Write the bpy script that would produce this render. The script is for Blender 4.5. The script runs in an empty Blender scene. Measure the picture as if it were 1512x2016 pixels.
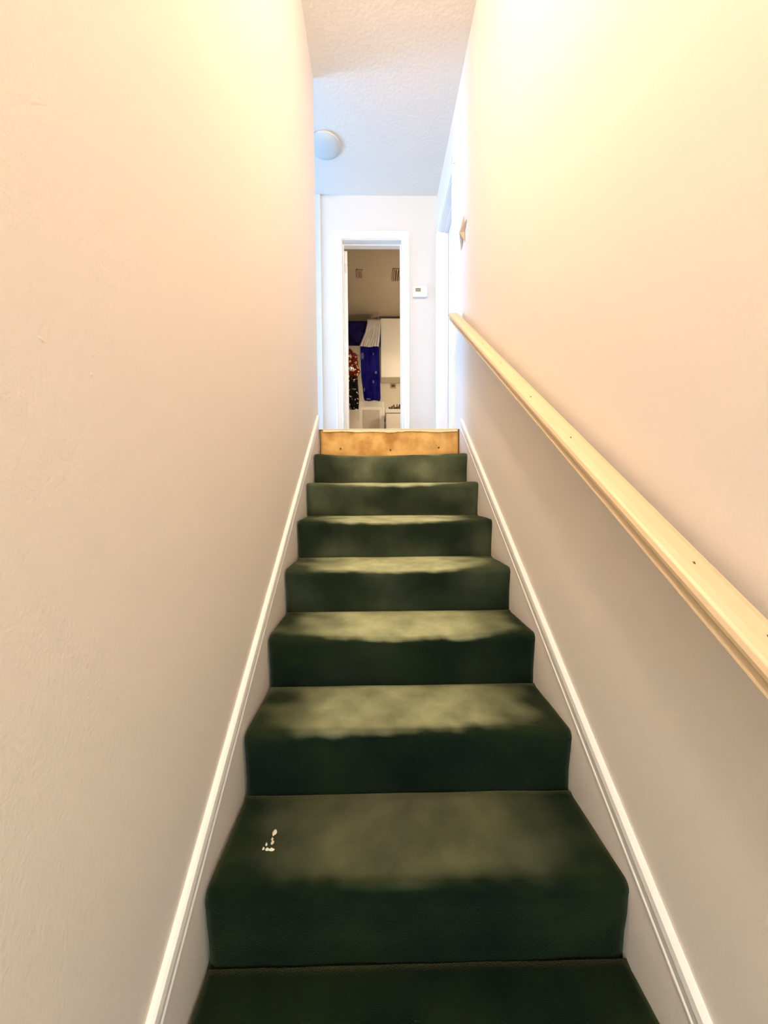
import bpy, bmesh, math, random
from mathutils import Vector, Matrix, noise
C = bpy.context.scene.collection
random.seed(7)

# ---------------------------------------------------------------- camera
EYE = 2.049                      # eye height over the lower floor
cam_d = bpy.data.cameras.new('camera'); cam = bpy.data.objects.new('camera', cam_d); C.objects.link(cam)
cam_d.sensor_fit = 'HORIZONTAL'; cam_d.sensor_width = 36.0; cam_d.lens = 36.0*760.0/1512.0
cam_d.clip_start = .02
PITCH, YAW, ROLL = .0488, .0169, -.0062
cam.matrix_world = (Matrix.Translation((0, 0, EYE)) @ Matrix.Rotation(-YAW, 4, 'Z')
                    @ Matrix.Rotation(math.pi/2-PITCH, 4, 'X') @ Matrix.Rotation(ROLL, 4, 'Z'))
bpy.context.scene.camera = cam

# ---------------------------------------------------------------- world, lights, exposure
sc = bpy.context.scene
sc.view_settings.view_transform = 'Standard'; sc.view_settings.look = 'None'
sc.view_settings.gamma = 1.0; sc.view_settings.use_curve_mapping = False
sc.view_settings.exposure = 0.06
w = bpy.data.worlds.new('world'); sc.world = w; w.use_nodes = True
w.node_tree.nodes['Background'].inputs[0].default_value = (.62, .78, 1.0, 1)
w.node_tree.nodes['Background'].inputs[1].default_value = .5

def area(name, loc, rot, sx, sy, col, power):
    d = bpy.data.lights.new(name, 'AREA'); d.shape = 'RECTANGLE'; d.size = sx; d.size_y = sy
    d.color = col; d.energy = power
    o = bpy.data.objects.new(name, d); o.location = loc; o.rotation_euler = rot; C.objects.link(o); return o
# daylight through the window at the left end of the upstairs hall
area('hall_daylight', (-3.10, 3.26, EYE+1.45), (0, -math.pi/2, 0), 1.1, .8, (.24, .51, 1.0), 96)
# weak daylight from the glazed door at the bottom of the stairs
area('entry_daylight', (.09, -2.50, 1.35), (math.pi/2, 0, 0), .5, .9, (.68, .88, .98), 46)

# ---------------------------------------------------------------- materials
def mat(name, col, rough=.6, noise_amt=0, noise_scale=8, col2=None, bump=0, bump_scale=60, sheen=0,
        sheen_tint=(1, 1, 1), spec=.5, emit=0, metal=0, detail=4):
    m = bpy.data.materials.new(name); m.use_nodes = True; nt = m.node_tree; b = nt.nodes['Principled BSDF']
    b.inputs['Base Color'].default_value = (*col, 1); b.inputs['Roughness'].default_value = rough
    b.inputs['Specular IOR Level'].default_value = spec; b.inputs['Metallic'].default_value = metal
    tc = nt.nodes.new('ShaderNodeTexCoord')
    if col2:
        n = nt.nodes.new('ShaderNodeTexNoise'); n.inputs['Scale'].default_value = noise_scale
        n.inputs['Detail'].default_value = detail
        nt.links.new(tc.outputs['Object'], n.inputs['Vector'])
        r = nt.nodes.new('ShaderNodeValToRGB'); r.color_ramp.elements[0].position = .5-noise_amt
        r.color_ramp.elements[1].position = .5+noise_amt
        r.color_ramp.elements[0].color = (*col, 1); r.color_ramp.elements[1].color = (*col2, 1)
        nt.links.new(n.outputs['Fac'], r.inputs['Fac']); nt.links.new(r.outputs['Color'], b.inputs['Base Color'])
    if bump:
        n2 = nt.nodes.new('ShaderNodeTexNoise'); n2.inputs['Scale'].default_value = bump_scale
        n2.inputs['Detail'].default_value = 3
        nt.links.new(tc.outputs['Object'], n2.inputs['Vector'])
        bp = nt.nodes.new('ShaderNodeBump'); bp.inputs['Strength'].default_value = bump
        bp.inputs['Distance'].default_value = .004
        nt.links.new(n2.outputs['Fac'], bp.inputs['Height']); nt.links.new(bp.outputs['Normal'], b.inputs['Normal'])
    if sheen:
        b.inputs['Sheen Weight'].default_value = sheen; b.inputs['Sheen Roughness'].default_value = .35
        b.inputs['Sheen Tint'].default_value = (*sheen_tint, 1)
    if emit:
        b.inputs['Emission Color'].default_value = (*col, 1); b.inputs['Emission Strength'].default_value = emit
    return m

M = dict(
    wall=mat('wall_paint', (.85, .775, .695), .7, .3, 1.2, (.83, .76, .685), bump=.18, bump_scale=170, spec=.25),
    hallwall=mat('hall_wall_paint', (.74, .73, .70), .6, bump=.1, bump_scale=150),
    ceil=mat('ceiling_paint', (.79, .735, .655), .8, bump=.7, bump_scale=45),
    trim=mat('white_trim_paint', (.90, .885, .84), .35, .25, 14, (.88, .86, .81)),
    rail=mat('cream_rail_paint', (.72, .56, .36), .45, .3, 9, (.69, .53, .33)),
    board=mat('bare_plywood', (.44, .20, .035), .7, .16, 8, (.80, .50, .16), bump=.5, bump_scale=30, detail=8),
    dirt=mat('dark_gap', (.12, .07, .03), .9),
    torn=mat('torn_backing', (.95, .80, .52), .9, .3, 30, (.85, .66, .36)),
    edge=mat('landing_edge', (.88, .80, .66), .6),
    floor=mat('landing_vinyl', (.55, .45, .33), .5, .3, 6, (.48, .38, .27)),
    lowfloor=mat('entry_tile', (.35, .33, .28), .6, .3, 5, (.30, .28, .24)),
    steel=mat('nickel', (.7, .68, .64), .3, metal=1),
    dark=mat('dark_slot', (.10, .07, .04), .9),
    vent=mat('vent_metal', (.42, .31, .20), .5),
    vpanel=mat('greige_panel', (.55, .48, .38), .5),
    lplastic=mat('white_plastic', (.88, .84, .80), .4),
    lcd=mat('lcd', (.30, .27, .16), .25),
    star=mat('tan_metal', (.40, .31, .20), .5, .3, 40, (.50, .40, .27)),
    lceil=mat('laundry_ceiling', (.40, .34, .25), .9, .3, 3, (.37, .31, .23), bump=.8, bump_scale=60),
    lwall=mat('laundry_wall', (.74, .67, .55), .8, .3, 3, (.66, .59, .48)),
    lam=mat('cabinet_laminate', (.86, .80, .70), .5),
    navy=mat('navy_cotton', (.006, .004, .05), .9, .16, 9, (.02, .016, .09), bump=.3, bump_scale=90, spec=.05),
    navy2=mat('navy_washed_cotton', (.004, .002, .085), .9, .10, 7, (.010, .008, .13), bump=.3, bump_scale=90, spec=.05),
    patch=mat('faded_print', (.11, .10, .24), .9, spec=.05),
    towel=mat('grey_white_cotton', (.62, .57, .55), .95, .25, 16, (.50, .45, .43), bump=.4, bump_scale=120),
    globe=mat('lamp_glass', (1.0, .79, .59), .5, emit=315),
    lglobe=mat('laundry_lamp_glass', (1.0, .82, .58), .5, emit=125),
    dome=mat('frosted_dome', (.60, .62, .60), .7),
    glass=mat('frosted_pane', (.7, .85, .9), .3, emit=.6),
    spot=mat('dried_paint', (.75, .72, .58), .6),
    brush=mat('dark_bristle', (.10, .08, .06), .9),
)
# handprinted fabric of the dress: red upper, black lower, white flecks
def dress_mat():
    m = bpy.data.materials.new('printed_fabric'); m.use_nodes = True; nt = m.node_tree; b = nt.nodes['Principled BSDF']
    b.inputs['Roughness'].default_value = .9; b.inputs['Specular IOR Level'].default_value = .05
    tc = nt.nodes.new('ShaderNodeTexCoord')
    sp = nt.nodes.new('ShaderNodeSeparateXYZ'); nt.links.new(tc.outputs['Object'], sp.inputs[0])
    mr = nt.nodes.new('ShaderNodeValToRGB'); mr.color_ramp.interpolation = 'LINEAR'
    mr.color_ramp.elements[0].color = (.008, .006, .006, 1); mr.color_ramp.elements[0].position = .46
    mr.color_ramp.elements[1].color = (.14, .015, .006, 1); mr.color_ramp.elements[1].position = .52
    mp = nt.nodes.new('ShaderNodeMapRange'); mp.inputs['From Min'].default_value = 0; mp.inputs['From Max'].default_value = 1
    nt.links.new(sp.outputs['Z'], mp.inputs['Value']); nt.links.new(mp.outputs['Result'], mr.inputs['Fac'])
    n = nt.nodes.new('ShaderNodeTexNoise'); n.inputs['Scale'].default_value = 24; n.inputs['Detail'].default_value = 3
    nt.links.new(tc.outputs['Object'], n.inputs['Vector'])
    r = nt.nodes.new('ShaderNodeValToRGB'); r.color_ramp.elements[0].position = .60; r.color_ramp.elements[1].position = .63
    nt.links.new(n.outputs['Fac'], r.inputs['Fac'])
    mx = nt.nodes.new('ShaderNodeMix'); mx.data_type = 'RGBA'
    nt.links.new(r.outputs['Color'], mx.inputs['Factor']); nt.links.new(mr.outputs['Color'], mx.inputs['A'])
    mx.inputs['B'].default_value = (.75, .66, .52, 1)
    nt.links.new(mx.outputs['Result'], b.inputs['Base Color'])
    return m
M['dress'] = dress_mat()
# worn carpet: the middle of every tread is rubbed to a pale olive, upper steps painted paler for the light, pile swirls everywhere
XC, SW, R_, T_, D0, H0 = .0892, .97, .1922, .2707, 2.7248, .4495
def carpet_mat():
    m = bpy.data.materials.new('green_carpet'); m.use_nodes = True; nt = m.node_tree; b = nt.nodes['Principled BSDF']
    L = nt.links; N = nt.nodes
    b.inputs['Roughness'].default_value = .95; b.inputs['Specular IOR Level'].default_value = .05
    tc = N.new('ShaderNodeTexCoord')
    n = N.new('ShaderNodeTexNoise'); n.inputs['Scale'].default_value = 5; n.inputs['Detail'].default_value = 3
    L.new(tc.outputs['Object'], n.inputs['Vector'])
    r = N.new('ShaderNodeValToRGB')
    r.color_ramp.elements[0].position = .35; r.color_ramp.elements[0].color = (.0015, .007, .005, 1)
    r.color_ramp.elements[1].position = .68; r.color_ramp.elements[1].color = (.008, .017, .006, 1)
    L.new(n.outputs['Fac'], r.inputs['Fac'])
    at = N.new('ShaderNodeAttribute'); at.attribute_name = 'wear_light'; at.attribute_type = 'GEOMETRY'
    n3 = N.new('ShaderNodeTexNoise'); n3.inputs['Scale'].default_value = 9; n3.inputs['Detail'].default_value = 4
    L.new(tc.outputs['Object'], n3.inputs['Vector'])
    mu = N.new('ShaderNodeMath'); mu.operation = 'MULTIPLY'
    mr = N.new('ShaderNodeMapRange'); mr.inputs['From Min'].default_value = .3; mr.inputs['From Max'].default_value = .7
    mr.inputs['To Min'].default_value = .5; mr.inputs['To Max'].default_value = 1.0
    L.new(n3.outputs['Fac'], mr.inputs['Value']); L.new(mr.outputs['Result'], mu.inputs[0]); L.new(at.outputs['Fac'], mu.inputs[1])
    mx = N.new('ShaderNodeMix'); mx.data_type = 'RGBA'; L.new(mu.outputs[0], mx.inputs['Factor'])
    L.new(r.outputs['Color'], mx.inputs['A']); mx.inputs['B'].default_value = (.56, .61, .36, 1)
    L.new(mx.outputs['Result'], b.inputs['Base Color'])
    n2 = N.new('ShaderNodeTexNoise'); n2.inputs['Scale'].default_value = 420; n2.inputs['Detail'].default_value = 2
    L.new(tc.outputs['Object'], n2.inputs['Vector'])
    bp = N.new('ShaderNodeBump'); bp.inputs['Strength'].default_value = .6; bp.inputs['Distance'].default_value = .004
    L.new(n2.outputs['Fac'], bp.inputs['Height']); L.new(bp.outputs['Normal'], b.inputs['Normal'])
    b.inputs['Sheen Weight'].default_value = .15; b.inputs['Sheen Roughness'].default_value = .4
    b.inputs['Sheen Tint'].default_value = (.75, .85, .5, 1)
    return m
M['carpet'] = carpet_mat()

# ---------------------------------------------------------------- helpers
def obj(name, bm, m, parent=None, smooth=False, bevel=0):
    bmesh.ops.recalc_face_normals(bm, faces=bm.faces)
    me = bpy.data.meshes.new(name); bm.to_mesh(me); bm.free()
    if m: me.materials.append(m)
    if smooth:
        for p in me.polygons: p.use_smooth = True
    o = bpy.data.objects.new(name, me); C.objects.link(o)
    if parent: o.parent = parent
    if bevel:
        b = o.modifiers.new('bevel', 'BEVEL'); b.width = bevel; b.segments = 2; b.limit_method = 'ANGLE'
    return o
def box(bm, x0, x1, y0, y1, z0, z1, M4=None):
    vs = [bm.verts.new((x, y, z)) for z in (z0, z1) for y in (y0, y1) for x in (x0, x1)]
    for f in ((0, 1, 3, 2), (4, 5, 7, 6), (0, 1, 5, 4), (2, 3, 7, 6), (0, 2, 6, 4), (1, 3, 7, 5)):
        bm.faces.new([vs[i] for i in f])
    if M4:
        for v in vs: v.co = M4 @ v.co
    return vs
def boxes(*bs):
    bm = bmesh.new()
    for b in bs: box(bm, *b)
    return bm
def struct(name, bm, m, parent=None, bevel=0):
    o = obj(name, bm, m, parent, bevel=bevel)
    if not parent: o['kind'] = 'structure'
    return o
def thing(name, label, cat, loc=(0, 0, 0), group=None):
    o = bpy.data.objects.new(name, None); C.objects.link(o); o.location = loc
    o.empty_display_size = .1
    o['label'] = label; o['category'] = cat
    if group: o['group'] = group
    return o
def tag(o, label, cat, group=None):
    o['label'] = label; o['category'] = cat
    if group: o['group'] = group
    return o
def sweep(prof, a, b, U, V):
    """closed profile [(u,v)] swept straight from a to b; U and V are the profile axes"""
    bm = bmesh.new(); a = Vector(a); b = Vector(b); U = Vector(U); V = Vector(V); n = len(prof)
    r0 = [bm.verts.new(a+U*u+V*v) for u, v in prof]; r1 = [bm.verts.new(b+U*u+V*v) for u, v in prof]
    for i in range(n): bm.faces.new((r0[i], r0[(i+1) % n], r1[(i+1) % n], r1[i]))
    bm.faces.new(r0); bm.faces.new(r1)
    return bm
def tube(bm, pts, r, n=8):
    pts = [Vector(p) for p in pts]; rings = []
    for i, p in enumerate(pts):
        t = (pts[min(i+1, len(pts)-1)]-pts[max(i-1, 0)]).normalized()
        up = Vector((0, 0, 1)) if abs(t.z) < .9 else Vector((1, 0, 0))
        u = t.cross(up).normalized(); v = t.cross(u).normalized()
        rings.append([bm.verts.new(p+(u*math.cos(2*math.pi*k/n)+v*math.sin(2*math.pi*k/n))*r) for k in range(n)])
    for a, b in zip(rings, rings[1:]):
        for k in range(n): bm.faces.new((a[k], a[(k+1) % n], b[(k+1) % n], b[k]))
    bm.faces.new(rings[0]); bm.faces.new(rings[-1])
def lathe(bm, prof, c, n=32):
    rings = []
    for r, z in prof:
        if r < 1e-6: rings.append([bm.verts.new((c[0], c[1], c[2]+z))])
        else: rings.append([bm.verts.new((c[0]+r*math.cos(2*math.pi*k/n), c[1]+r*math.sin(2*math.pi*k/n), c[2]+z)) for k in range(n)])
    for a, b in zip(rings, rings[1:]):
        for k in range(n):
            vs = [a[k % len(a)], a[(k+1) % len(a)], b[(k+1) % len(b)], b[k % len(b)]]
            u = []
            for v in vs:
                if v not in u: u.append(v)
            if len(u) > 2: bm.faces.new(u)
E = EYE
LAND = EYE + H0                  # landing floor height
XL, XR = -.4125, .5828           # wall faces of the stair well
YL, YF = 2.7474, 3.7665          # end of the left wall, far wall
CE = EYE + 2.7919                # ceiling
YB = -2.6                        # wall behind the camera

# ---------------------------------------------------------------- structure
struct('wall_left', boxes((XL-.12, XL, YB, YL, 0, CE)), M['wall'])
# wall_right with the opening of the hall door
DY0, DY1, DH = 2.985, 3.656, EYE+2.40
struct('wall_right', boxes((XR, XR+.13, YB, DY0, 0, CE), (XR, XR+.13, DY1, YF, 0, CE), (XR, XR+.13, DY0, DY1, DH, CE),
                           (XR, XR+.13, DY0, DY1, 0, LAND)), M['wall'])
FX0, FX1 = -.327, .255
struct('wall_far', boxes((-3.2, FX0, YF, YF+.14, LAND-.3, CE), (FX1, XR+.13, YF, YF+.14, LAND-.3, CE),
                         (FX0, FX1, YF, YF+.14, DH, CE)), M['hallwall'])
struct('wall_rear', boxes((XL-.12, -.33, YB-.12, YB, 0, CE), (.51, XR+.13, YB-.12, YB, 0, CE), (-.33, .51, YB-.12, YB, 2.05, CE)), M['wall'])
struct('wall_hall_near', boxes((-3.2, XL-.12, YL-.12, YL, LAND-.3, CE)), M['hallwall'])
struct('wall_hall_end', boxes((-3.32, -3.2, YL-.12, 2.86, LAND-.3, CE), (-3.32, -3.2, 3.66, YF+.14, LAND-.3, CE),
                              (-3.32, -3.2, 2.86, 3.66, LAND-.3, EYE+.9), (-3.32, -3.2, 2.86, 3.66, EYE+2.0, CE)), M['hallwall'])
struct('ceiling', boxes((-3.32, XR+.13, YB-.12, YF+.14, CE, CE+.12)), M['ceil'])
struct('floor', boxes((XL-.12, XR+.13, YB-.12, YF+.14, -.12, 0)), M['lowfloor'])
struct('floor_landing', boxes((-3.2, XR, D0+.012, YF, LAND-.3, LAND-.004)), M['floor'])
# window at the left end of the hall
wn = struct('window_1', boxes((-3.27, -3.22, 2.86, 2.90, EYE+.9, EYE+2.0), (-3.27, -3.22, 3.62, 3.66, EYE+.9, EYE+2.0),
                              (-3.27, -3.22, 2.90, 3.62, EYE+.9, EYE+.94), (-3.27, -3.22, 2.90, 3.62, EYE+1.96, EYE+2.0),
                              (-3.27, -3.22, 2.90, 3.62, EYE+1.43, EYE+1.47)), M['trim'])
for z0, z1 in ((.94, 1.43), (1.47, 1.96)):
    obj('pane', boxes((-3.25, -3.246, 2.90, 3.62, EYE+z0, EYE+z1)), M['glass'], wn)
# entry door at the foot of the stairs, behind the camera
d2 = struct('door_2', boxes((-.32, -.14, YB-.07, YB-.03, .01, 2.03), (.32, .50, YB-.07, YB-.03, .01, 2.03),
                            (-.14, .32, YB-.07, YB-.03, .01, .9), (-.14, .32, YB-.07, YB-.03, 1.82, 2.03)), M['trim'])
obj('pane', boxes((-.14, .32, YB-.055, YB-.045, .9, 1.82)), M['glass'], d2)
bm = bmesh.new(); tube(bm, [(.41, YB-.03, 1.0), (.41, YB+.03, 1.0)], .012); lathe(bm, [(0, -.03), (.025, -.02), (.03, 0), (.025, .02), (0, .03)], (.41, YB+.045, 1.0), 16)
obj('door_knob', bm, M['steel'], d2, True)

# door casing profile: u across (0 = outer edge, w = opening edge), v = stand-off
def casing_prof(w_):
    return [(0, 0), (0, .019), (w_*.08, .021), (w_*.26, .020), (w_*.30, .014), (w_*.42, .016), (w_*.62, .014), (w_*.68, .010),
            (w_*.88, .010), (w_*.95, .012), (w_, .009), (w_, 0)]
CW = .066
# casing + jambs of the far door, room side
cz = [sweep(casing_prof(CW), (FX0-CW+.005, YF, LAND), (FX0-CW+.005, YF, DH+.001), (1, 0, 0), (0, -1, 0)),
      sweep(casing_prof(CW), (FX1+CW-.005, YF, LAND), (FX1+CW-.005, YF, DH+.001), (-1, 0, 0), (0, -1, 0)),
      sweep(casing_prof(CW), (FX0-CW+.005, YF, DH+CW-.005), (FX1+CW-.005, YF, DH+CW-.005), (0, 0, -1), (0, -1, 0))]
tr = struct('trim_1', cz[0], M['trim']); obj('casing_side', cz[1], M['trim'], tr); obj('casing_head', cz[2], M['trim'], tr)
struct('trim_2', boxes((FX0, FX0+.012, YF-.001, YF+.141, LAND, DH), (FX1-.012, FX1, YF-.001, YF+.141, LAND, DH),
                       (FX0+.012, FX1-.012, YF-.001, YF+.141, DH-.012, DH),
                       (FX0+.012, FX0+.022, YF+.06, YF+.09, LAND, DH-.012), (FX1-.022, FX1-.012, YF+.06, YF+.09, LAND, DH-.012),
                       (FX0+.022, FX1-.022, YF+.06, YF+.09, DH-.024, DH-.012)), M['trim'], bevel=.002)
# casing + jambs of the hall door in the right wall
c1 = sweep(casing_prof(CW), (XR, DY0-CW+.005, LAND), (XR, DY0-CW+.005, DH), (0, 1, 0), (-1, 0, 0))
c2 = sweep(casing_prof(CW), (XR, DY1+CW-.005, LAND), (XR, DY1+CW-.005, DH), (0, -1, 0), (-1, 0, 0))
c3 = sweep(casing_prof(CW), (XR, DY0-CW+.005, DH+CW-.005), (XR, DY1+CW-.005, DH+CW-.005), (0, 0, -1), (-1, 0, 0))
tr = struct('trim_3', c1, M['trim']); obj('casing_side', c2, M['trim'], tr); obj('casing_head', c3, M['trim'], tr)
struct('trim_4', boxes((XR-.001, XR+.13, DY0, DY0+.012, LAND, DH), (XR-.001, XR+.13, DY1-.012, DY1, LAND, DH),
                       (XR-.001, XR+.13, DY0+.012, DY1-.012, DH-.012, DH),
                       (XR+.048, XR+.082, DY0+.012, DY0+.024, LAND, DH-.012), (XR+.048, XR+.082, DY1-.024, DY1-.012, LAND, DH-.012),
                       (XR+.048, XR+.082, DY0+.024, DY1-.024, DH-.024, DH-.012)), M['trim'], bevel=.002)
# the closed door in that opening
def panel_door(name, x0, x1, y0, y1, z0, z1):
    """door leaf lying in the YZ plane, six recessed panels"""
    bm = bmesh.new(); box(bm, x0+.006, x1-.006, y0, y1, z0, z1)
    W, H = y1-y0, z1-z0; st = .11
    ys = [(y0+st, y0+W/2-.03), (y0+W/2+.03, y1-st)]; zs = [(z0+.22, z0+.80), (z0+.92, z0+1.50), (z0+1.60, z0+H-.12)]
    for xa, xb in ((x0, x0+.006), (x1-.006, x1)):
        box(bm, xa, xb, y0, y0+st, z0, z1); box(bm, xa, xb, y1-st, y1, z0, z1); box(bm, xa, xb, y0+W/2-.03, y0+W/2+.03, z0, z1)
        for a, b in ((z0, z0+.22), (z0+.80, z0+.92), (z0+1.50, z0+1.60), (z1-.12, z1)):
            box(bm, xa, xb, y0+st, y0+W/2-.03, a, b); box(bm, xa, xb, y0+W/2+.03, y1-st, a, b)
    return obj(name, bm, M['trim'])
dr = panel_door('door_1', XR+.084, XR+.120, DY0+.014, DY1-.014, LAND+.005, DH-.014); dr['kind'] = 'structure'
for z in (LAND+.22, LAND+1.0, LAND+1.74):
    bm = bmesh.new(); tube(bm, [(XR+.078, DY1-.0165, z-.04), (XR+.078, DY1-.0165, z+.04)], .005)
    obj('hinge', bm, M['steel'], dr)
# white corner board at the left of the far wall
struct('trim_5', boxes((-.602, -.515, YF-.016, YF, LAND, CE)), M['trim'], bevel=.003)
# hall baseboards
bp = [(0, 0), (.012, 0), (.012, .07), (.008, .085), (0, .09)]
struct('baseboard_far', sweep(bp, (FX1+CW, YF, LAND), (XR, YF, LAND), (0, -1, 0), (0, 0, 1)), M['trim'])
struct('baseboard_left', sweep(bp, (-3.2, YF, LAND), (-.602, YF, LAND), (0, -1, 0), (0, 0, 1)), M['trim'])
# stair skirt caps: a moulded strip running up each wall
sl = Vector((0, T_, R_)).normalized(); pn = Vector((0, -R_, T_)).normalized()
cap_prof = [(0, 0), (0, .010), (.004, .015), (.018, .017), (.0225, .015), (.0245, .0085), (.029, .0095), (.042, .011), (.0445, .008),
            (.050, .008), (.0535, .012), (.058, .012), (.061, .008), (.061, 0)]
def cap_pt(x, y): return (x, y, E+H0-(D0-y)*R_/T_+.108)
for nm, x, s, yt in (('trim_6', XL, 1, 2.700), ('trim_7', XR, -1, 2.650)):
    struct(nm, sweep(cap_prof, cap_pt(x, -.72), cap_pt(x, yt), -pn, (s, 0, 0)), M['trim'])
# flush skirt boards below the caps
for nm, x, s in (('baseboard_stair_left', XL, 1), ('baseboard_stair_right', XR, -1)):
    bm = bmesh.new(); ya, yb = -.72, 2.70
    pts = [(ya, cap_pt(0, ya)[2]-.02), (yb, cap_pt(0, yb)[2]-.02), (yb, cap_pt(0, yb)[2]-.33), (ya+.4, -.0+cap_pt(0, ya+.4)[2]-.33), (ya, 0)]
    a = [bm.verts.new((x, y, z)) for y, z in pts]; b = [bm.verts.new((x+s*.009, y, z)) for y, z in pts]
    for i in range(5): bm.faces.new((a[i], a[(i+1) % 5], b[(i+1) % 5], b[i]))
    bm.faces.new(a); bm.faces.new(b)
    struct(nm, bm, M['wall'])

# ---------------------------------------------------------------- staircase
st = thing('staircase', 'straight flight of stairs in worn dark green carpet with a bare top riser', 'staircase', (XC, 0, 0))
def local(o):                     # things are modelled in world space; shift mesh so the parent may stand at its base
    o.matrix_parent_inverse = Matrix.Translation(-Vector(o.parent.location)) if o.parent and not o.parent.parent else Matrix()
XA, XB = XC-SW/2, XC+SW/2
def step(k):
    y = D0-k*T_; z = E+H0-k*R_; zb = z-R_
    rad = .026; nx = 56
    sag = .022 if k < 6 else .008
    prof = []                     # (dy, dz, wear, sagweight)
    back = T_+.01
    for i in range(14):
        t = i/13; prof.append((back-(back-rad)*t, 0, t, t*t))
    for i in range(1, 9):
        a = i/8*math.radians(100); prof.append((rad-math.sin(a)*rad, -rad+math.cos(a)*rad, 1-i/8, 1-.6*i/8))
    y0, z0 = prof[-1][:2]
    for i in range(1, 11):
        t = i/10; prof.append((y0+(.014-y0)*min(1, t*1.6), z0+(-R_-.022-z0)*t, 0, .4*(1-t)))
    bm = bmesh.new(); wl = bm.verts.layers.float.new('wear_light')
    rows = []
    for (dy, dz, wv, sg) in prof:
        row = []
        for i in range(nx+1):
            u = i/nx; x = XA+SW*u; c = math.sin(math.pi*u)**.8
            ee = min(u, 1-u)*SW; er = max(0, 1-ee/.02)          # rounded side edges
            p = Vector((x, y+dy, z+dz))
            nz = noise.noise(Vector((x*7, (y+dy)*7, (z+dz)*7+k)))*.005+noise.noise(Vector((x*45, (y+dy)*45, (z+dz)*45)))*.0013
            n2 = noise.noise(Vector((x*2.5+k*3.1, 0, k*1.7)))*.006
            p.z += -sag*sg*c+nz*.7*(1 if sg > 0 else .3)+n2*sg-er*er*.006*(wv > 0)
            q = min(1, -dz/rad); p.y += nz*(.3+.7*q)+.010*sg*c*q+er*er*.007*q
            v = bm.verts.new(p)
            cu = max(0, 1-abs(u-.5)/.46)
            lip = .018+.030*noise.noise(Vector((x*5+k*7.7, k*1.3, .5)))+.012*noise.noise(Vector((x*19, k, .2)))+.05*max(0, abs(u-.5)*2-.55)
            dist = (dy-rad) if dz > -1e-6 else dz*1.3
            top_ = min(1, max(0, (dist-lip+.035)/.035))
            worn = (1, 1, 1, 1, 1, .85, .60, .15, .0)[min(k, 8)]       # worn tread tone, made paler on upper steps to paint in stronger light
            lightened = (.34, .30, .22, .13, .08, .03, .01, 0, 0)[min(k, 8)]  # upper risers painted paler to stand in for lamp light
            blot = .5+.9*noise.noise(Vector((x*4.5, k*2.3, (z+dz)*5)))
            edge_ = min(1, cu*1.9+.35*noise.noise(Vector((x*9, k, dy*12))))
            v[wl] = max(0, max(edge_*top_*worn, lightened*min(1, max(.2, blot))))
            row.append(v)
        rows.append(row)
    # closed underside
    yb_, zb_ = y+back, zb-.022
    last = [bm.verts.new((XA+SW*i/nx, yb_, zb_)) for i in range(nx+1)]
    rows.append(last)
    n = len(rows)
    for a in range(n):
        b = (a+1) % n
        for i in range(nx): bm.faces.new((rows[a][i], rows[a][i+1], rows[b][i+1], rows[b][i]))
    bm.faces.new([r[0] for r in rows]); bm.faces.new([r[-1] for r in rows])
    o = obj('carpeted_step', bm, M['carpet'], st, True); local(o); return o
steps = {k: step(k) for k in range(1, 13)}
# bare riser board below the landing
bm = bmesh.new(); nx, nz = 60, 12; g = []
zt, zbm = LAND-.012, LAND-R_-.012
dim = [(-.345, .055), (.005, .045), (.345, .06)]
for j in range(nz+1):
    row = []
    for i in range(nx+1):
        x = XA+.002+(SW-.004)*i/nx; z = zbm+(zt-zbm)*j/nz
        d = 0
        for (dx, dz) in dim:
            rr = math.hypot(x-XC-dx, z-(LAND-R_+dz)); d += .009*math.exp(-(rr/.018)**2)
        row.append(bm.verts.new((x, D0+d+noise.noise(Vector((x*9, z*9, 3)))*.0015, z)))
    g.append(row)
for j in range(nz):
    for i in range(nx): bm.faces.new((g[j][i], g[j][i+1], g[j+1][i+1], g[j+1][i]))
r = bmesh.ops.extrude_face_region(bm, geom=bm.faces[:])
for v in [e for e in r['geom'] if isinstance(e, bmesh.types.BMVert)]: v.co.y = D0+.0115
rb = obj('bare_riser_board', bm, M['board'], st, True); rb['label'] = 'bare orange plywood riser at the top'; local(rb)
for dx, dz in dim:
    bm = bmesh.new(); tube(bm, [(XC+dx, D0+.001, LAND-R_+dz), (XC+dx, D0+.0095, LAND-R_+dz)], .0065, 8)
    o = obj('nail', bm, M['dirt'], rb)
# torn strip of backing under the landing edge
bm = bmesh.new(); pts = []; n = 90
for i in range(n+1):
    x = XA+.02+(SW-.03)*i/n; d = .016+.009*noise.noise(Vector((x*6, 1, 0)))+.006*noise.noise(Vector((x*31, 4, 0)))
    pts.append((x, d))
top = [bm.verts.new((x, D0-.005, LAND-.006)) for x, d in pts]; low = [bm.verts.new((x, D0-.007, LAND-.006-d)) for x, d in pts]
topb = [bm.verts.new((x, D0-.0005, LAND-.006)) for x, d in pts]; lowb = [bm.verts.new((x, D0-.0005, LAND-.006-d)) for x, d in pts]
for i in range(n):
    bm.faces.new((top[i], top[i+1], low[i+1], low[i])); bm.faces.new((topb[i], topb[i+1], lowb[i+1], lowb[i]))
    bm.faces.new((low[i], low[i+1], lowb[i+1], lowb[i])); bm.faces.new((top[i], top[i+1], topb[i+1], topb[i]))
o = obj('torn_backing', bm, M['torn'], st); o['label'] = 'torn pale strip of old backing'; local(o)
o = obj('landing_edge', boxes((XA-.008, XB+.008, D0-.006, D0+.06, LAND-.005, LAND)), M['edge'], st, bevel=.0015); local(o)
# thin dark gap lines beside the riser board
for a, b in ((XA-.003, XA+.003), (XB-.003, XB+.002)):
    o = obj('side_gap', boxes((a, b, D0-.002, D0+.004, LAND-R_, LAND-.008)), M['dirt'], st); local(o)
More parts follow.
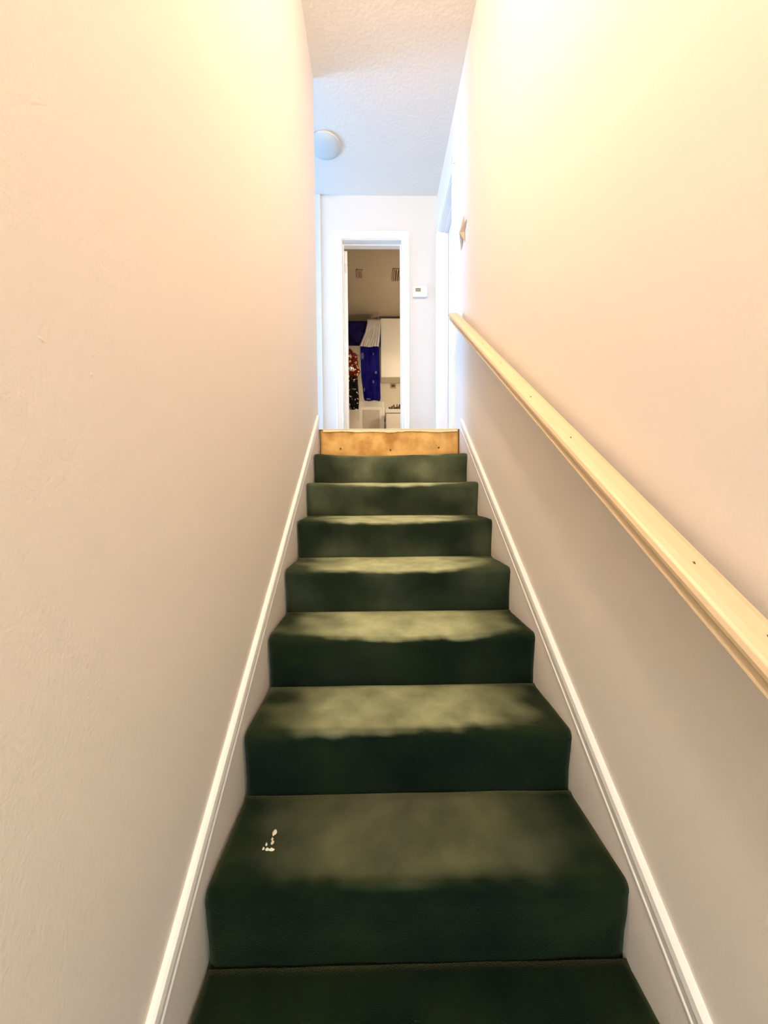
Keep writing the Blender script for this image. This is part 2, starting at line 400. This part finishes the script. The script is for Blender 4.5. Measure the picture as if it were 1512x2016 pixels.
# dried paint spots on the second visible tread from the bottom
def blob(bm, c, rx, ry, h, seed, n=10):
    top = bm.verts.new((c[0], c[1], c[2]+h)); ring = []
    for k in range(n):
        a = 2*math.pi*k/n; q = 1+.35*noise.noise(Vector((math.cos(a)*2, math.sin(a)*2, seed)))
        ring.append(bm.verts.new((c[0]+rx*q*math.cos(a), c[1]+ry*q*math.sin(a), c[2]-.004)))
    for k in range(n): bm.faces.new((top, ring[k], ring[(k+1) % n]))
    bm.faces.new(ring)
zt7 = E+H0-7*R_
for i, (x, y, rx, ry) in enumerate([(-.278, .985, .006, .010), (-.276, .955, .004, .006), (-.273, .935, .008, .004), (-.284, .936, .005, .004),
                                    (-.290, .950, .003, .005), (-.294, .938, .003, .004), (-.279, .965, .003, .004)]):
    bm = bmesh.new(); blob(bm, (x, y, zt7+.004), rx, ry, .002, i)
    o = obj('paint_spot', bm, M['spot'], steps[7]); o.matrix_parent_inverse = Matrix.Identity(4)

# ---------------------------------------------------------------- handrail
RSL = .654
def rz(y): return E-.222+RSL*(y-.467)
rs = Vector((0, 1, RSL)).normalized(); rn = Vector((0, -RSL, 1)).normalized()
hr = thing('handrail', 'long cream painted wooden handrail running up the right wall', 'handrail', (.53, 1.0, rz(1.0)))
rail_prof = [(-.026, 0), (-.031, -.003), (-.034, -.010), (-.0335, -.017), (-.028, -.0215), (-.0245, -.026), (-.0245, -.030),
             (-.029, -.033), (-.030, -.037), (-.027, -.040), (.027, -.040), (.030, -.037), (.029, -.033), (.0245, -.030),
             (.0245, -.026), (.028, -.0215), (.0335, -.017), (.034, -.010), (.031, -.003), (.026, 0), (.014, .003), (-.014, .003)]
o = obj('rail', sweep(rail_prof, (.523, -.9, rz(-.9)), (.523, 2.655, rz(2.655)), (1, 0, 0), rn), M['rail'], hr, bevel=.001); local(o)
for y in (2.36, 1.45, .55, -.5):
    zc = rz(y)-.045*math.sqrt(1+RSL**2)
    bm = bmesh.new()
    tube(bm, [(.523, y, zc+.004), (.523, y, zc-.008), (.535, y, zc-.022), (.556, y, zc-.030), (XR-.006, y, zc-.030)], .006, 8)
    box(bm, .511, .535, y-.018, y+.018, zc+.001, zc+.004, Matrix.Translation((0, y, zc)) @ Matrix.Rotation(math.atan(RSL), 4, 'X') @ Matrix.Translation((0, -y, -zc)))
    tube(bm, [(XR-.006, y, zc-.030), (XR, y, zc-.030)], .020, 16)
    b = obj('bracket', bm, M['rail'], hr, True); local(b)
# chips in the rail paint
for y, x in ((1.62, .515), (1.28, .508), (1.02, .513), (.62, .52), (1.9, .517), (.50, .525)):
    bm = bmesh.new(); blob(bm, (0, 0, 0), .003, .006, .0007, y)
    o = obj('paint_chip', bm, M['dirt'], hr)
    o.matrix_parent_inverse = Matrix.Translation(-Vector(hr.location))
    o.matrix_basis = Matrix.Translation((x, y, rz(y)+.0062)) @ Matrix.Rotation(math.atan(RSL), 4, 'X')

# ---------------------------------------------------------------- star on the right wall
def star(cx, cy, cz, R0, rot):
    bm = bmesh.new(); c = bm.verts.new((XR-.030, cy, cz)); ring = []
    for k in range(10):
        a = rot+math.pi/2+k*math.pi/5; rr = R0 if k % 2 == 0 else R0*.33
        ring.append(bm.verts.new((XR-.003, cy+rr*math.cos(a), cz+rr*math.sin(a))))
    for k in range(10): bm.faces.new((c, ring[k], ring[(k+1) % 10]))
    bm.faces.new(ring); return bm
o = obj('wall_star', star(0, 2.625, E+1.715, .105, .12), M['star'])
tag(o, 'small tan metal five-pointed star on the wall above the handrail', 'wall decoration')

# ---------------------------------------------------------------- thermostat
th = thing('thermostat', 'white wall thermostat right of the far doorway', 'thermostat', (.418, YF, E+1.903))
o = obj('housing', boxes((.350, .486, YF-.026, YF, E+1.855, E+1.950)), M['lplastic'], th, bevel=.004); local(o)
h_ = o
o = obj('screen', boxes((.374, .424, YF-.0275, YF-.0255, E+1.900, E+1.934)), M['lcd'], th); local(o)
for i in range(2):
    o = obj('button', boxes((.444, .468, YF-.028, YF-.0255, E+1.903+i*.017, E+1.912+i*.017)), M['lplastic'], th, bevel=.001); local(o)

# ---------------------------------------------------------------- lamps
lp = thing('ceiling_lamp', 'glowing round ceiling lamp above the stairs', 'lamp', (-.20, .60, CE))
bm = bmesh.new(); lathe(bm, [(0, 0), (.085, 0), (.085, -.02), (.03, -.03), (0, -.03)], (-.20, .60, CE)); o = obj('base', bm, M['lplastic'], lp, True); local(o)
bm = bmesh.new(); lathe(bm, [(0, -.02)]+[(.11*math.sin(a), -.13+.11*math.cos(a)) for a in [math.pi*k/14 for k in range(1, 14)]]+[(0, -.24)], (-.20, .60, CE))
o = obj('globe', bm, M['globe'], lp, True); local(o)
sd = thing('flush_ceiling_light', 'shallow unlit round light on the hall ceiling beside the left wall corner', 'lamp', (-.42, 3.24, CE))
bm = bmesh.new(); lathe(bm, [(0, 0), (.125, 0), (.13, -.010), (.125, -.018), (0, -.018)], (-.40, 3.24, CE), 40); o = obj('base', bm, M['dome'], sd, True); local(o)
bm = bmesh.new(); lathe(bm, [(.115, -.014), (.10, -.022), (.07, -.028), (.03, -.031), (0, -.032)], (-.40, 3.24, CE), 40); o = obj('dome', bm, M['dome'], sd, True); local(o)

# ---------------------------------------------------------------- laundry room beyond the far door
LY0, LY1, LX0, LX1 = YF+.14, 6.55, -.95, 1.05
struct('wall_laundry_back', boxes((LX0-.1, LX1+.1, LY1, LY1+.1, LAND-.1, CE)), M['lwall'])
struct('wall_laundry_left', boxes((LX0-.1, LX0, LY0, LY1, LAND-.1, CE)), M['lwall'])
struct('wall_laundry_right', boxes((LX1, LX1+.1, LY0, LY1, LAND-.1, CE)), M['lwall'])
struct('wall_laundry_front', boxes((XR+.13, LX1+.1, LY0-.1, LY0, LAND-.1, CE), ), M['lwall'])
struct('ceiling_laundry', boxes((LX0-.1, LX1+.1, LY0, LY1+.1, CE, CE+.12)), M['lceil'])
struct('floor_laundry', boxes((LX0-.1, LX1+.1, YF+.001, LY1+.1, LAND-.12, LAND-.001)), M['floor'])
# open door leaf, hinged at the left jamb and swung into the room
hx, hy = FX0+.014, LY0+.006
dl = struct('door_3', bmesh.new(), M['trim'])
bpy.data.objects.remove(dl)
bm = bmesh.new()
box(bm, 0, .035, 0, .56, LAND+.008, DH-.022)
for z0, z1 in ((.2, .8), (.95, 1.5), (1.6, 1.83)):
    for y0, y1 in ((.08, .26), (.31, .49)):
        box(bm, .035, .039, y0, y1, LAND+z0, LAND+z1)
Q = Matrix.Translation((hx, hy, 0)) @ Matrix.Rotation(math.radians(6), 4, 'Z')
for v in bm.verts: v.co = Q @ v.co
dl = struct('door_3', bm, M['trim'], bevel=.002)
for z in (LAND+.12, LAND+1.0, LAND+1.76):
    bm = bmesh.new(); box(bm, .006, .030, -.002, 0, z-.045, z+.045); tube(bm, [(.001, -.003, z-.045), (.001, -.003, z+.045)], .005)
    for v in bm.verts: v.co = Q @ v.co
    obj('hinge', bm, M['steel'], dl)
bm = bmesh.new(); tube(bm, [(.035, .50, LAND+.95), (.075, .50, LAND+.95)], .010); lathe(bm, [(0, -.026), (.02, -.02), (.027, 0), (.02, .02), (0, .026)], (.085, .50, LAND+.95), 16)
for v in bm.verts: v.co = Q @ v.co
obj('door_knob', bm, M['steel'], dl, True)

# lamp low on the right wall of the laundry room (out of sight)
ll = thing('wall_lamp', 'small lit wall lamp on the right side of the laundry room', 'lamp', (LX1, 5.3, LAND+1.35))
bm = bmesh.new(); box(bm, LX1-.03, LX1, 5.24, 5.36, LAND+1.28, LAND+1.42); o = obj('base', bm, M['lplastic'], ll); local(o)
bm = bmesh.new(); lathe(bm, [(0, -.09)]+[(.07*math.sin(a), -.09*math.cos(a)) for a in [math.pi*k/10 for k in range(1, 10)]]+[(0, .09)], (LX1-.09, 5.3, LAND+1.35), 20)
o = obj('globe', bm, M['lglobe'], ll, True); local(o)

def vent(x0, x1, y0, y1, n, label):
    v = thing('ceiling_vent', label, 'vent', ((x0+x1)/2, (y0+y1)/2, CE), 'ceiling vents in the laundry room')
    o = obj('frame', boxes((x0, x0+.01, y0, y1, CE-.012, CE), (x1-.01, x1, y0, y1, CE-.012, CE), (x0, x1, y0, y0+.012, CE-.012, CE), (x0, x1, y1-.012, y1, CE-.012, CE)), M['vent'], v); local(o)
    o = obj('backing', boxes((x0+.01, x1-.01, y0+.012, y1-.012, CE-.003, CE)), M['dark'], v); local(o)
    for i in range(n):
        a = x0+.01+(x1-x0-.02)*(i+.5)/n
        o = obj('slat', boxes((a-.005, a+.005, y0+.012, y1-.012, CE-.012, CE-.006)), M['vent'], v); local(o)
vent(-.240, -.165, 4.96, 5.15, 3, 'small slotted vent in the dim ceiling, left of the two')
vent(.215, .385, 4.94, 5.22, 5, 'larger slotted vent in the dim ceiling, beside the right door jamb')

# clothes rod with draped clothes
RY, RZ = 6.1, E+2.60
rod = thing('clothes_rod', 'high clothes rod under the ceiling carrying the draped clothes', 'rod', (0, RY, RZ))
bm = bmesh.new(); tube(bm, [(LX0, RY, RZ), (.035, RY, RZ)], .012, 12); o = obj('rod', bm, M['steel'], rod, True); local(o)
for x in (LX0+.5, .035):
    bm = bmesh.new(); tube(bm, [(x, RY, RZ), (x, RY, CE)], .006); o = obj('hanger_strut', bm, M['steel'], rod); local(o)
def drape(name, m, rows_f, back, off, seed, folds=5, amp=.012, thick=.004):
    """cloth over the rod: rows_f = [(z, xl, xr)] from top to hem in front; back = length behind"""
    bm = bmesh.new(); nx = 28; R0 = .017+off
    top = rows_f[0]; path = []
    for i in range(8): path.append((RZ-back*(1-i/8), top[1], top[2], RY+R0, i/8*0))
    for i in range(9):
        a = math.pi*i/8; path.append((RZ+R0*math.sin(a), top[1], top[2], RY+R0*math.cos(a), 0))
    nf = 26
    for i in range(1, nf+1):
        t = i/nf; z = RZ+(rows_f[-1][0]-RZ)*t
        for (za, la, ra), (zb, lb, rb_) in zip(rows_f, rows_f[1:]):
            if zb <= z <= za or (za, la, ra) == rows_f[0] and z > za:
                s = min(1, max(0, (za-z)/(za-zb))); path.append((z, la+(lb-la)*s, ra+(rb_-ra)*s, RY-R0, t)); break
        else: path.append((z, rows_f[-1][1], rows_f[-1][2], RY-R0, t))
    g = []
    for (z, l, r, y, t) in path:
        row = []
        for i in range(nx+1):
            u = i/nx; f = math.sin(u*folds*math.pi+seed+noise.noise(Vector((u*3, z*2, seed)))*2)*amp*t+noise.noise(Vector((u*6, z*5, seed)))*.01*t
            row.append(bm.verts.new((l+(r-l)*u, y-abs(f) if t else y, z+(.006*math.sin(u*9+seed) if t == 1 else 0))))
        g.append(row)
    for a, b in zip(g, g[1:]):
        for i in range(nx): bm.faces.new((a[i], a[i+1], b[i+1], b[i]))
    o = obj(name, bm, m, None, True)
    s = o.modifiers.new('solid', 'SOLIDIFY'); s.thickness = thick; s.offset = 0
    return o
k6 = 6.1/6.5
o = drape('navy_shirt', M['navy'], [(RZ, -.46, .068), (E+2.36, -.40, .070), (E+2.27, -.23, .070), (E+2.25, -.20, .066)], .30, .032, 1.3, 4, .006)
tag(o, 'dark navy shirt draped over the rod behind the pale towel', 'shirt')
o = drape('towel', M['towel'], [(RZ, -.135, .068), (E+2.45, -.17, .058), (E+2.235, -.262, .038)], .3, .060, .4, 8, .014)
tag(o, 'pale grey towel hanging between the navy clothes', 'towel')
o = drape('trousers', M['navy2'], [(RZ, -.24, .045), (E+2.24, -.245, .042), (E+1.8, -.235, .052), (E+1.47, -.20, .062), (E+1.435, -.185, .050)], .3, .004, 2.2, 3, .012)
tag(o, 'long bright navy trousers with faded patches hanging below the towel', 'trousers')
tro = o
for i, (x, z, rx, rz_) in enumerate([(-.215, 2.11, .022, .05), (-.01, 1.86, .02, .022), (-.05, 2.14, .010, .018), (-.05, 1.72, .014, .022), (-.19, 1.60, .012, .03), (-.13, 1.455, .04, .012)]):
    bm = bmesh.new(); vs = []
    for k in range(12):
        a = 2*math.pi*k/12; q = 1+.3*noise.noise(Vector((math.cos(a), math.sin(a), i*3.3)))
        vs.append((x+rx*q*math.cos(a), E+z+rz_*q*math.sin(a)))
    f = [bm.verts.new((a, RY-.052, b)) for a, b in vs]; bk = [bm.verts.new((a, RY-.030, b)) for a, b in vs]
    for k in range(12): bm.faces.new((f[k], f[(k+1) % 12], bk[(k+1) % 12], bk[k]))
    bm.faces.new(f); bm.faces.new(bk)
    obj('faded_patch', bm, M['patch'], tro)
# printed dress on a hanger from a peg of the left wall
pg = thing('wall_hook', 'long metal hook arm on the left laundry wall holding the printed dress', 'hook', (LX0, 5.8, E+2.29))
bm = bmesh.new(); box(bm, LX0, LX0+.01, 5.77, 5.83, E+2.23, E+2.33); tube(bm, [(LX0+.01, 5.8, E+2.27), (-.44, 5.8, E+2.27), (-.43, 5.8, E+2.30)], .006)
o = obj('arm', bm, M['steel'], pg); local(o)
hg = thing('printed_dress', 'red and black printed dress with white flecks on a hanger beside the open door', 'dress', (-.47, 5.8, E+1.24))
bm = bmesh.new()
tube(bm, [(-.485, 5.8, E+2.262), (-.48, 5.8, E+2.285), (-.465, 5.8, E+2.29), (-.455, 5.8, E+2.26), (-.47, 5.8, E+2.23), (-.47, 5.8, E+2.17)], .003, 6)
tube(bm, [(-.67, 5.8, E+2.03), (-.47, 5.8, E+2.17), (-.27, 5.8, E+2.03), (-.67, 5.8, E+2.03)], .006, 6)
o = obj('hanger', bm, M['dark'], hg); local(o)
bm = bmesh.new(); g = []; nr, nc = 34, 40
half = [(2.16, .05), (2.05, .17), (1.98, .20), (1.86, .205), (1.79, .235), (1.72, .19), (1.6, .195), (1.4, .21), (1.26, .20)]
for j in range(nr+1):
    z = 2.16-.90*j/nr
    for (za, ha), (zb, hb) in zip(half, half[1:]):
        if zb <= z <= za: h = ha+(hb-ha)*(za-z)/(za-zb); break
    else: h = half[-1][1]
    row = []
    for i in range(nc):
        a = 2*math.pi*i/nc; th_ = (.03+.03*(1-abs(2.16-z-.45)/.45)*.5)*(1+.35*math.sin(a*7+z*3))
        row.append(bm.verts.new((-.47+h*math.cos(a), 5.8+th_*math.sin(a), E+z+(.02*math.sin(a*5) if j == nr else 0))))
    g.append(row)
for a, b in zip(g, g[1:]):
    for i in range(nc): bm.faces.new((a[i], a[(i+1) % nc], b[(i+1) % nc], b[i]))
bm.faces.new(g[-1])
dz_ = E+1.24
for v in bm.verts: v.co -= Vector((-.47, 5.8, dz_))
o = obj('fabric', bm, M['dress'], hg, True)

# white cabinet high on the back wall
cb = thing('wall_cabinet', 'white wall cabinet hung high at the right of the clothes', 'cabinet', (.4, 6.4, E+1.83))
o = obj('body', boxes((.070, .95, 6.215, LY1, E+1.83, E+2.74)), M['lam'], cb); local(o)
for a, b in ((.072, .508), (.512, .948)):
    o = obj('door', boxes((a, b, 6.195, 6.214, E+1.832, E+2.738)), M['lam'], cb, bevel=.003); local(o)
    bm = bmesh.new(); kx = b-.03 if a < .2 else a+.03
    tube(bm, [(kx, 6.195, E+1.90), (kx, 6.175, E+1.90)], .009, 10); kb = obj('knob', bm, M['steel'], o)
# outlet / small dark fitting on the back wall
hd = thing('wall_outlet', 'small dark outlet on the laundry wall under the white cabinet', 'outlet', (.272, LY1, E+1.80))
o = obj('plate', boxes((.225, .325, LY1-.006, LY1, E+1.745, E+1.835)), M['vent'], hd, bevel=.002); local(o)
o = obj('socket', boxes((.245, .305, LY1-.009, LY1-.006, E+1.770, E+1.810)), M['dark'], hd); local(o)
# white chest (right) and the washer beside it
ch = thing('white_chest', 'low white chest with a rimmed lid below the dark brush', 'chest', (.5, 6.0, LAND))
o = obj('body', boxes((.135, .85, 5.70, 6.40, LAND, E+1.165)), M['lam'], ch, bevel=.008); local(o)
o = obj('lid', boxes((.125, .86, 5.69, 6.41, E+1.168, E+1.225)), M['lam'], ch, bevel=.006); local(o)
wa = thing('washing_machine', 'white machine with a raised back panel under the navy trousers', 'washing machine', (-.2, 6.2, LAND))
o = obj('body', boxes((-.50, .118, 6.10, 6.50, LAND, E+1.345)), M['lam'], wa, bevel=.012); local(o)
o = obj('control_panel', boxes((-.50, .118, 6.44, 6.53, E+1.345, E+1.51)), M['lam'], wa, bevel=.012); local(o)
o = obj('lid', boxes((-.42, .04, 6.13, 6.41, E+1.346, E+1.356)), M['lam'], wa, bevel=.003); local(o)
o = obj('front_panel', boxes((-.215, .045, 6.094, 6.10, LAND+.08, E+1.30)), M['vpanel'], wa, bevel=.002); local(o)
br = thing('scrub_brush', 'dark bristled brush lying on the low white chest', 'brush', (.32, 5.9, E+1.225))
bm = bmesh.new()
for i in range(26):
    x = .19+.24*random.random(); y = 5.84+.1*random.random(); hh = .05+.05*random.random()*math.sin((x-.19)/.24*math.pi)
    tube(bm, [(x, y, E+1.245), (x+random.uniform(-.02, .02), y, E+1.245+hh)], .008, 5)
o = obj('bristles', bm, M['brush'], br); local(o)
o = obj('handle', boxes((.18, .44, 5.83, 5.95, E+1.2255, E+1.248)), M['brush'], br, bevel=.005); local(o)
# dried paint lumps on the left wall
wl_ = bpy.data.objects['wall_left']
for y, z, ry, rz_ in ((.492, .192, .006, .003), (.575, .174, .003, .003)):
    bm = bmesh.new(); ring = []; t = bm.verts.new((XL+.0015, y, E+z))
    for k in range(10):
        a = 2*math.pi*k/10; ring.append(bm.verts.new((XL, y+ry*math.cos(a), E+z+rz_*math.sin(a)-.3*ry*math.cos(a))))
    for k in range(10): bm.faces.new((t, ring[k], ring[(k+1) % 10]))
    obj('paint_lump', bm, M['wall'], wl_, True)
bpy.context.view_layer.update()
